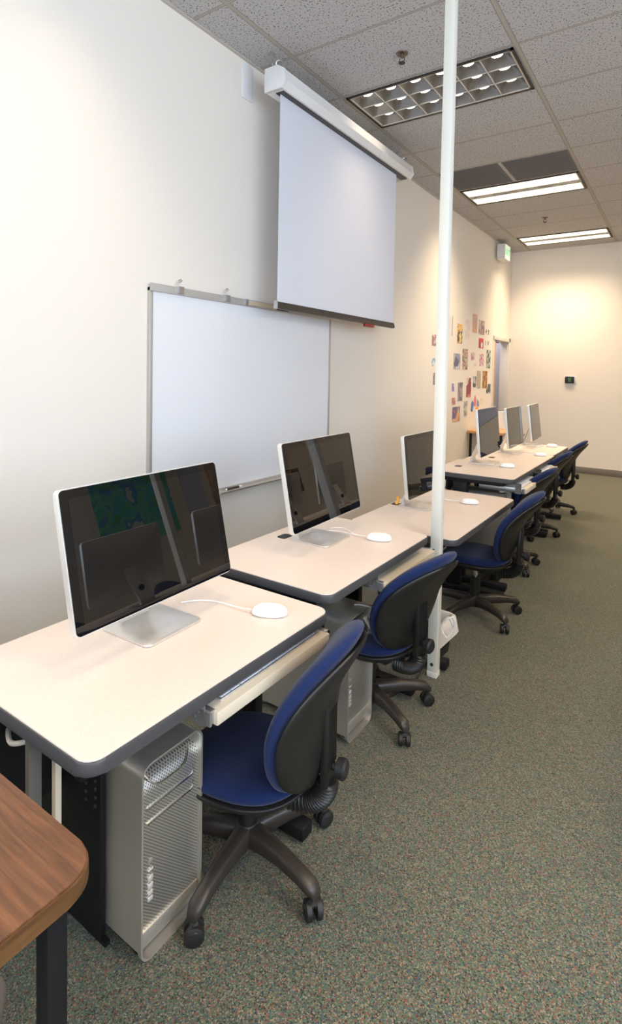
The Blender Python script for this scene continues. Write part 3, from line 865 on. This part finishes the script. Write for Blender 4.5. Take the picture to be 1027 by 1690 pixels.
# ------------------------------------------------------------------ whiteboard
wb = thing('whiteboard', 'large white dry-erase board hung on the wall behind the first desks', 'whiteboard', (0, 1.979, .72))
WW, WH = 1.83, 1.21
MB().box(.006, .018, .02, WW - .02, .02, WH - .02).build('board_face', M['whiteboard'], wb)
f = MB()
f.box(.0, .024, 0, .022, 0, WH, .003); f.box(0, .024, WW - .022, WW, 0, WH, .003); f.box(0, .024, 0, WW, 0, .022, .003); f.box(0, .024, 0, WW, WH - .022, WH, .003)
f.build('board_frame', M['frame'], wb)
MB().prism([(.024, .0), (.085, .0), (.092, .012), (.088, .016), (.080, .008), (.024, .008)], .5, WW - .06, 'Y').build('marker_tray', M['frame'], wb)
rl_ = MB().box(.020, .030, 0, WW, WH - .022, WH + .022, .002).build('map_rail', M['frame'], wb)
MB().box(.0301, .032, .79, 1.1, WH - .012, WH + .016).build('cork_strip', M['cork'], rl_)
MB().box(.0301, .040, .76, .79, WH - .016, WH + .022, .002).build('rail_end_stop', M['zinc'], rl_)
MB().box(.0301, .040, 1.10, 1.23, WH - .016, WH + .018, .002).build('rail_shade_strip', M['darkbar'], rl_)  # dark strip standing in for the shade on the rail
for i, (yy, lab) in enumerate(((.205, 'metal map hook on the whiteboard rail, nearer the corner of the board'), (.59, 'metal map hook on the whiteboard rail, nearer the projector screen'))):
    h = thing('map_hook', lab, 'map hook', (.03, 1.979 + yy, .72 + WH + .022), 0, 'map hooks on the whiteboard')
    MB().box(-.006, .012, -.022, .022, -.036, .004, .002).build('hook_clip', M['zinc'], h)
    MB().tube([(.0, -.012, .0), (.004, -.014, .022), (.004, 0, .03), (.004, .012, .038), (.004, .002, .045), (.004, -.012, .036)], .0035, 8).build('hook_wire', M['zinc'], h)
mk = MB().tube([(.06, 0, 0), (.06, .11, 0)], .008, 12).build('dry_erase_marker', M['darkbar'], loc=(0, 2.56, .7368))
tag(mk, 'dark marker lying at the end of the whiteboard tray', 'marker')
MB().tube([(.06, .11, 0), (.06, .135, 0)], .0085, 12).build('marker_cap', M['white'], mk)
MB().tube([(.06, -.008, 0), (.06, 0, 0)], .006, 12).build('marker_tip', M['white'], mk)

# ------------------------------------------------------------------ projector screen
ps = thing('projector_screen', 'pull-down projector screen partly lowered over the whiteboard', 'projector screen', (.25, 0, 0))
SY0, SY1 = 2.80, 4.47
hz = 3.295
hexp = [(-.075, hz - .065), (.055, hz - .065), (.085, hz - .025), (.070, hz + .045), (.02, hz + .075), (-.075, hz + .075)]
hs = MB().prism(hexp, SY0 - .05, SY1 + .17, 'Y', bev=.003).build('screen_housing', M['housing'], ps)
MB().prism([(a * 1.04, hz + (b - hz) * 1.05) for a, b in hexp], SY0 - .065, SY0 - .045, 'Y', bev=.003).build('end_cap', M['housing'], hs)
MB().prism([(a * 1.04, hz + (b - hz) * 1.05) for a, b in hexp], SY1 + .165, SY1 + .185, 'Y', bev=.003).build('end_cap', M['housing'], hs)
MB().box(-.02, .04, SY0 - .02, SY1 + .14, hz - .070, hz - .064).build('cloth_slot', M['darkbar'], hs)
MB().box(.0, .0025, SY0, SY1, 1.925, hz - .05).build('screen_cloth', M['screen'], ps)
bt = MB().prism([(-.012, 1.885), (.016, 1.885), (.020, 1.900), (.010, 1.930), (-.006, 1.930)], SY0 - .02, SY1 + .005, 'Y').build('bottom_bar', M['darkbar'], ps)
MB().box(-.006, .022, SY0 - .030, SY0 - .018, 1.882, 1.934, .002).build('bar_end_cap', M['zinc'], bt)
hd = MB().box(-.01, .015, 3.95, 4.10, 1.862, 1.886, .003).build('pull_handle', M['redtab'], bt)
# hanging bracket from wall and ceiling
for yy in (SY0 - .03, SY1 + .14):
    b = MB().box(-.25, -.244, yy - .05, yy + .05, 3.24, HC - .02, .001)
    b.build('wall_bracket', M['housing'] if yy < 4 else M['zinc'], ps)
    c = MB().tube([(-.05, yy, HC - .004), (-.045, yy, 3.42), (-.02, yy, 3.375), (.005, yy, 3.366)], .008, 10)
    c.tube([(.01 + .022 * math.cos(a_ * PI / 6), yy + .005 * math.sin(a_), 3.395 + .022 * math.sin(a_ * PI / 6)) for a_ in range(11)], .006, 8)
    c.box(-.062, -.038, yy - .012, yy + .012, HC - .03, HC - .002, .002)
    c.build('hanging_hook', M['zinc'], ps)

# ------------------------------------------------------------------ exit sign, thermostat, outlet
es = thing('exit_sign', 'small lit EXIT sign with green letters high beside the far corner', 'exit sign', (0.0, 8.50, 3.30))
MB().box(0, .03, -.06, .06, -.02, .10, .003).build('mounting_plate', M['housing'], es)
MB().box(.03, .145, -.14, .14, -.10, .12, .004).build('sign_body', M['housing'], es)
sf = MB().box(.145, .149, -.13, .13, -.092, .112, .001).build('sign_face', M['greenglow'], es)
def text(body, size, material, parent, loc, rot, name='lettering', ext=.0012):
    cu = bpy.data.curves.new(name, 'FONT'); cu.body = body; cu.size = size; cu.align_x = 'CENTER'; cu.align_y = 'CENTER'; cu.extrude = ext
    cu.materials.append(material)
    tmp = bpy.data.objects.new(name + '_outline', cu); C.objects.link(tmp); bpy.context.view_layer.update()
    me = bpy.data.meshes.new_from_object(tmp.evaluated_get(bpy.context.evaluated_depsgraph_get())); bpy.data.objects.remove(tmp)
    o = bpy.data.objects.new(name, me); C.objects.link(o); o.parent = parent; o.location = loc; o.rotation_euler = rot
    return o
text('EXIT', .13, M['greentext'], sf, (.150, 0, .01), (PI / 2, 0, PI / 2))
th_ = thing('thermostat', 'small black thermostat with green display on the far wall', 'thermostat', (.938, YF, 1.43))
MB().box(-.085, .085, -.006, 0, -.06, .06, .004).build('wall_plate', M['housing'], th_)
MB().prism(rrect(-.075, .055, -.052, .052, .012), -.032, -.006, 'Y', bev=.003).build('housing', M['rubber'], th_)
MB().box(-.03, .012, -.034, -.031, -.03, .035).build('lcd_display', M['lcd'], th_)
ot = thing('wall_outlet', 'tan outlet plate low on the wall past the pole', 'wall outlet', (0, 6.80, .33))
MB().box(0, .008, -.07, .07, -.06, .06, .002).build('outlet_plate', M['cork'], ot)
for s_ in (-1, 1): MB().box(.008, .011, -.02 + s_ * .03, .02 + s_ * .03, -.03, .03, .002).build('socket', M['beige'], ot)

# ------------------------------------------------------------------ waste bin with white liner
bn = thing('waste_bin', 'low waste bin lined with a white bag, behind the cream pole', 'waste bin', (1.306, 2.775, 0), math.radians(-4))
b = MB()
def loop(hx_, hy_, z, r=.03): return [(a, c, z) for a, c in rrect(-hx_, hx_, -hy_, hy_, r, 4)]
def loft(mb, loops):
    rows = [[Vector(p) for p in L] + [Vector(L[0])] for L in loops]; mb.surf(rows); bmesh.ops.remove_doubles(mb.bm, verts=mb.bm.verts, dist=.0002)
loft(b, [loop(.001, .001, .004, .0005), loop(.115, .09, .004), loop(.13, .105, .19), loop(.125, .100, .19), loop(.11, .085, .01)])
b.build('bin_body', M['binb'], bn)
l_ = MB(); rows = []
base_l = rrect(-1, 1, -1, 1, .22, 6)
for (sx, sy, z, amp) in ((.112, .088, .05, 0), (.123, .098, .19, 0), (.129, .104, .198, .002), (.137, .112, .192, .004), (.142, .117, .14, .008), (.146, .121, .095, .010)):
    row = []
    for j, (a, c) in enumerate(base_l):
        w_j = math.sin(j * 2.3) * amp
        row.append(Vector((a * (sx + w_j), c * (sy + w_j), z + (w_j * 1.6 if z < .11 else 0))))
    row.append(row[0]); rows.append(row)
l_.surf(rows); bmesh.ops.remove_doubles(l_.bm, verts=l_.bm.verts, dist=.0002)
l_.build('bag_liner', M['linerw'], bn, ang=80)

# ------------------------------------------------------------------ cables and small things
def cable(name, pts, r, material, label, cat='cable', sub=8):
    P_ = [Vector(p) for p in pts]; out = []
    for i in range(len(P_) - 1):
        a = P_[max(i - 1, 0)]; b_ = P_[i]; c_ = P_[i + 1]; d = P_[min(i + 2, len(P_) - 1)]
        for k in range(sub):
            t_ = k / sub
            out.append(.5 * ((2 * b_) + (-a + c_) * t_ + (2 * a - 5 * b_ + 4 * c_ - d) * t_ ** 2 + (-a + 3 * b_ - 3 * c_ + d) * t_ ** 3))
    out.append(P_[-1])
    o = MB().tube(out, r, 8).build(name, material); tag(o, label, cat); return o
pl = cable('usb_cable', [(1.31, 2.00, .514), (1.34, 2.01, .516), (1.385, 2.03, .505), (1.40, 2.055, .46), (1.39, 2.04, .425), (1.378, 2.02, .43)], .003, M['white'], 'white cable loop with plug hanging from the second tower')
MB().tube([(1.377, 2.018, .43), (1.374, 1.995, .46), (1.373, 1.98, .48)], .0075, 8).build('plug', M['white'], pl)
cable('electric_cable', [(1.20, 2.0, .01), (1.33, 2.20, .008), (1.40, 2.42, .010), (1.41, 2.52, .06), (1.405, 2.57, .15), (1.40, 2.59, .24), (1.38, 2.64, .645)], .005, M['rubber'], 'black power cord crossing the white bin liner')
cable('coiled_cable', [(1.45, 2.66, .22), (1.49, 2.68, .26), (1.50, 2.70, .21), (1.47, 2.68, .15), (1.44, 2.68, .20), (1.47, 2.69, .25), (1.49, 2.71, .20)], .004, M['white'], 'white cable bundled behind the foot of the pole')
cable('white_cable', [(1.09, .70, .62), (1.18, .66, .655), (1.23, .66, .66), (1.16, .80, .64)], .006, M['white'], 'upper white cable under the open end of the nearest desk')
cable('white_cable', [(1.05, .70, .575), (1.14, .66, .60), (1.20, .66, .625), (1.22, .70, .63)], .006, M['white'], 'lower white cable under the open end of the nearest desk')
cable('cable_knot', [(1.34, 4.00, .724), (1.38, 4.02, .70), (1.41, 3.98, .675), (1.37, 3.95, .67), (1.40, 4.00, .71), (1.43, 4.06, .67), (1.395, 4.02, .652)], .007, M['white'], 'clump of white cables hanging at the gap between the desks')
tgc = cable('amber_plug', [(.975, 3.09, .682), (.985, 3.10, .70), (.975, 3.11, .725)], .010, M['amber'], 'small amber plug standing by the grommet behind the third monitor')
cable('monitor_cable', [(.985, 3.12, .682), (1.00, 3.13, .70), (1.03, 3.14, .74), (1.09, 3.15, .80)], .004, M['white'], 'white cable rising from the grommet to the third monitor')

# ------------------------------------------------------------------ wooden table in the near corner
wt = thing('wooden_table', 'wood-grain laminate table cropped by the frame beside the nearest desk', 'table', (1.20, .02, 0))
MB().prism(rrect(-.65, .518, -.62, .482, .055, 8), .736, .740, bev=.0015, seg=1).build('tabletop', M['walnut'], wt)
MB().prism(rrect(-.65, .520, -.62, .484, .056, 8), .706, .736, bev=.003).build('table_edge', M['oakedge'], wt)
for (lx, ly) in ((.452, .440), (.452, -.56), (-.58, .440), (-.58, -.56)):
    lg = MB().box(lx - .017, lx + .017, ly - .017, ly + .017, .01, .706, .004).build('leg', M['blacksteel'], wt)
    MB().lathe([(.022, 0), (.022, .014)], (lx, ly, 0), n=14).build('foot_glide', M['rubber'], lg)
ap = MB().box(-.56, .43, .43, .455, .65, .706, .003).box(.44, .465, -.54, .42, .65, .706, .003)
ap.build('apron', M['greysteel'], wt)
MB().tube([(.44, -.55, .42), (.44, .20, .42), (.41, .34, .42), (.30, .42, .42), (-.56, .43, .42)], .028, 12).build('stretcher', M['greysteel'], wt)

# ------------------------------------------------------------------ small wall table and white roll behind the far monitors
sd = thing('side_table', 'small oak-topped table against the wall behind the far monitors', 'table', (.25, 7.75, 0))
MB().box(-.24, .24, -.45, .45, .70, .735, .004).build('tabletop', M['oak'], sd)
for (lx, ly) in ((.2, .41), (.2, -.41), (-.2, .41), (-.2, -.41)): MB().box(lx - .015, lx + .015, ly - .015, ly + .015, 0, .70, .003).build('leg', M['blacksteel'], sd)
rr_ = MB().lathe([(.018, 0), (.062, 0), (.062, .235), (.018, .235)], (.28, 7.93, .7355), n=24).build('paper_roll', M['paper'])
tag(rr_, 'white paper roll standing on the oak side table', 'paper roll')

# ------------------------------------------------------------------ postcards and posters
pal = {
 'pink': [(.80, .62, .60), (.45, .22, .22), (.30, .24, .25), (.75, .5, .52)], 'teal': [(.16, .42, .42), (.35, .5, .6), (.7, .8, .82)], 'slate': [(.16, .16, .19), (.30, .28, .30), (.5, .35, .38)],
 'white': [(.82, .78, .76), (.76, .74, .74)], 'orange': [(.85, .45, .14), (.85, .58, .25), (.12, .07, .05), (.9, .68, .3)], 'pale': [(.84, .76, .70), (.78, .66, .62), (.84, .78, .72)],
 'salmon': [(.72, .30, .16), (.70, .36, .24), (.45, .40, .38)], 'brownviolet': [(.42, .24, .10), (.22, .16, .30), (.55, .36, .2), (.7, .66, .7)], 'icon': [(.05, .05, .05), (.80, .76, .70)],
 'red': [(.55, .03, .06), (.62, .06, .09), (.35, .03, .06)], 'bluegrey': [(.12, .13, .25), (.28, .30, .45), (.5, .45, .42), (.10, .10, .14), (.6, .6, .72)], 'greenpink': [(.12, .20, .06), (.75, .42, .45), (.25, .22, .14), (.62, .5, .5)],
 'redcream': [(.45, .12, .12), (.75, .6, .55), (.5, .25, .3)], 'lilacpink': [(.45, .35, .62), (.72, .12, .3), (.75, .68, .75), (.3, .5, .12)], 'darkgreen': [(.14, .06, .10), (.10, .20, .12), (.55, .55, .55), (.08, .12, .08)],
 'lilac': [(.30, .28, .62), (.72, .68, .80)], 'maroon': [(.30, .05, .08), (.12, .04, .06), (.6, .22, .15), (.7, .6, .55)], 'tan': [(.55, .42, .2), (.42, .40, .40), (.60, .55, .50)], 'brown': [(.26, .09, .03), (.40, .16, .06), (.5, .4, .1)],
 'mono': [(.05, .05, .06), (.55, .5, .5), (.12, .12, .12)], 'orangered': [(.70, .25, .16), (.45, .2, .25), (.75, .5, .45)], 'multi': [(.75, .22, .08), (.20, .14, .30), (.7, .55, .4), (.12, .1, .14), (.8, .4, .2)],
 'stripe': [(.10, .10, .10), (.62, .60, .56), (.30, .32, .30)], 'cream': [(.85, .78, .5), (.8, .74, .55)]}
P = [(6.01,1.81,.21,.13,'pink','pink and brown collage card touching the pole, highest of three'), (6.01,1.57,.12,.10,'teal','teal leaf-shaped cut-out beside the pole'), (6.08,1.36,.13,.14,'slate','dark grey card beside the pole, lowest of three'),
 (6.42,1.96,.24,.24,'white','white sheet with a dark edge right of the pole'), (6.83,1.88,.20,.25,'orange','orange and yellow poster with dark lettering marks'), (7.14,1.96,.17,.25,'pale','pale pink sheet next to the orange poster'),
 (7.43,2.06,.19,.25,'salmon','salmon red poster, highest on the wall'), (7.70,2.05,.26,.20,'brownviolet','brown and violet picture just below the highest poster'),
 (8.02,2.07,.05,.07,'icon','tiny black figure print, upper pair nearer the posters'), (8.14,2.07,.05,.07,'icon','tiny black figure print, upper pair nearer the doorway'), (8.02,1.92,.05,.06,'icon','tiny black figure print, lower pair nearer the posters'), (8.14,1.92,.05,.06,'icon','tiny black figure print, lower pair nearer the doorway'),
 (7.72,1.86,.21,.14,'red','red card with a white disc'), (6.73,1.55,.25,.20,'bluegrey','large blue-grey picture right beside the pole'), (7.06,1.55,.21,.27,'greenpink','tall green and pink picture'), (7.40,1.68,.14,.11,'redcream','small red and cream card in mid wall'),
 (7.55,1.60,.09,.05,'pale','tiny pale oval sticker'), (7.78,1.61,.18,.17,'lilacpink','lilac, pink and green card'), (8.10,1.58,.19,.27,'darkgreen','dark green and violet poster near the doorway'), (6.70,1.27,.08,.10,'lilac','narrow lilac card beside the pole'),
 (6.92,1.14,.18,.24,'slate','dark grey and pink portrait card'), (7.25,1.18,.19,.26,'maroon','maroon poster with pale marks'), (7.52,1.31,.13,.15,'mono','small black and grey photo left of the tan poster'), (7.68,1.29,.18,.25,'tan','tan and grey poster'),
 (7.94,1.29,.22,.25,'brown','brown poster left of the doorway'), (8.14,1.22,.19,.13,'mono','black and white photo overlapping the brown poster'), (6.71,1.10,.13,.09,'orangered','small orange-red card above the multicoloured one'), (6.74,.88,.27,.19,'multi','multicoloured card, lowest beside the pole'),
 (7.17,.93,.13,.20,'stripe','dark striped card low on the wall'), (7.84,1.07,.16,.08,'cream','pale yellow note above the far monitor')]
for i, (y, z, w, h, pk, lab) in enumerate(P):
    mm = poster_mat('print_%s' % pk, pal[pk], {'icon': 28, 'white': 3, 'pale': 5}.get(pk, 11), i, 'VORONOI' if pk in ('multi', 'bluegrey', 'maroon', 'mono') else 'NOISE')
    if pk == 'teal':
        b = MB().prism([(w / 2 + w / 2 * math.cos(a * PI / 8) * (1 if a < 8 else .7), h / 2 + h / 2 * math.sin(a * PI / 8 + .3)) for a in range(16)], .0005, .003, 'X')
    elif pk == 'pale' and w < .1: b = MB().prism([(w / 2 + w / 2 * math.cos(a * PI / 8), h / 2 + h / 2 * math.sin(a * PI / 8)) for a in range(16)], .0005, .003, 'X')
    else: b = MB().box(.0005, .0025, 0, w, 0, h)
    off = .0026 if 'overlapping' in lab else 0
    o = b.build('wall_poster', mm, loc=(off, y, z), smooth=False)
    tag(o, lab, 'poster', 'posters and cards on the wall')
    if pk == 'red': MB().lathe([(.001, .004), (.04, .004), (.04, .0026)], (0, w * .62, .045), 'X', 20).build('white_disc', M['paper'], o)
    if pk == 'white': MB().box(.0026, .0032, w - .012, w, 0, h).build('dark_border', M['darkbar'], o)
# rocket cut-out
rk = thing('wall_poster', 'rocket-shaped pink, blue and orange paper cut-out', 'poster', (0, 7.45, .97), 0, 'posters and cards on the wall')
MB().prism([(.14, .08), (.22, .08), (.23, .16), (.18, .24), (.13, .16)], .0005, .003, 'X').build('cutout_body', mat('pink_card', (.75, .2, .25), .6), rk)
MB().prism([(.0, .02), (.08, .0), (.13, .12), (.06, .16), (.02, .12)], .0005, .003, 'X').build('cutout_fin', mat('blue_card', (.12, .2, .5), .6), rk)
MB().prism([(.18, .0), (.30, -.01), (.34, .05), (.24, .075)], .0005, .003, 'X').build('cutout_flame', mat('orange_card', (.9, .35, .05), .6), rk)
MB().prism([(.26, .08), (.36, .06), (.34, .14), (.28, .17)], .0005, .003, 'X').build('cutout_fin', mat('blue_card', (.2, .25, .5), .6), rk)

# ------------------------------------------------------------------ opposite row (shows only as reflections in the black screens)
OX = 3.12
od = [(1.75, 2.62), (2.66, 3.50), (3.56, 4.42), (4.46, 5.3)]
on = ['first', 'second', 'third', 'fourth']
for i, (y0, y1) in enumerate(od):
    make_desk(i, OX, y0, y1, .74, 'laminate desk in the opposite row mirrored in the screens, %s along' % on[i], 'opposite computer desks')
    dup(disp0, 'monitor seen from behind in the screen reflections, on the %s opposite desk' % on[i], (OX - .33, (y0 + y1) / 2, .7408), 0, 'opposite monitors')
    if i in (0, 1, 3): dup(ch0, 'blue chair at the %s opposite desk, mirrored in the screens' % on[i], (OX + .05 + .1 * i, (y0 + y1) / 2 + .1, 0), math.radians(-20 + 15 * i), 'opposite chairs')
p2 = thing('power_pole', 'second pole, seen mirrored in the two nearest monitors', 'pole', (2.78, 2.64, 0))
MB().box(-PW, PW, -PW, PW, .012, HC, .003).build('pole_shaft', M['polepaint'], p2)
MB().box(-PW - .001, PW + .001, -PW - .001, PW + .001, 0, .030, .003).build('pole_foot', M['polepaint'], p2)
# pictures on the right wall
def rpic(y, z, w, h, material, lab, cat='poster', frame=None):
    o = MB().box(-.008, -.0005, 0, w, 0, h).build('wall_picture', material, loc=(XR, y, z), smooth=False)
    tag(o, lab, cat, 'pictures on the opposite wall')
    if frame:
        f = MB(); b = .03
        for (a0, a1, c0, c1) in ((-b, w + b, -b, 0), (-b, w + b, h, h + b), (-b, 0, 0, h), (w, w + b, 0, h)): f.box(-.02, -.0005, a0, a1, c0, c1, .003)
        f.build('picture_frame', frame, o)
    return o
rpic(4.25, 1.25, 1.25, .95, poster_mat('abstract_green', [(.10, .62, .22), (.06, .65, .70), (.18, .75, .45), (.10, .40, .80), (.7, .85, .8)], 3, 5), 'green and turquoise abstract picture mirrored in the nearest monitor')
rpic(3.3, 1.2, .85, .7, M['paper'], 'large white sheet mirrored at the edge of the nearest monitor')
rpic(5.75, 1.2, .42, .95, M['lilacpaper'], 'tall pale blue sheet mirrored in the nearest monitor')
rpic(6.35, .85, 1.1, 1.3, M['cork'], 'framed tan cork board mirrored in the nearest monitor', 'bulletin board', M['oak'])
rpic(7.6, 1.5, .7, .35, poster_mat('dark_photo', [(.03, .03, .04), (.3, .3, .32), (.06, .06, .08)], 6, 2), 'wide dark photo mirrored in the second monitor')
rpic(8.35, 1.0, .45, .45, poster_mat('ochre_photo', [(.25, .18, .03), (.05, .05, .04), (.6, .45, .1)], 6, 4), 'square ochre photo mirrored in the second monitor')
def fpic(x, z, w, h, material, lab, rot=0):
    o = MB().box(-w / 2, w / 2, -.004, -.0005, -h / 2, h / 2).build('wall_picture', material, loc=(x, YF, z), smooth=False)
    o.rotation_euler = (0, rot, 0)
    tag(o, lab, 'poster', 'sheets mirrored from the far wall'); return o
fpic(2.55, 1.15, .55, .5, M['lilacpaper'], 'tilted pale blue sheet on the far wall mirrored in the fourth monitor', .5)
fpic(3.3, 1.2, .6, .6, M['lilacpaper'], 'tilted pale blue sheet on the far wall mirrored in the fifth monitor', .8)
fpic(3.4, 1.9, .7, .6, M['red_poster'] if 'red_poster' in M else mat('red_poster', (.5, .02, .05), .5), 'red poster on the far wall mirrored in the fifth monitor')
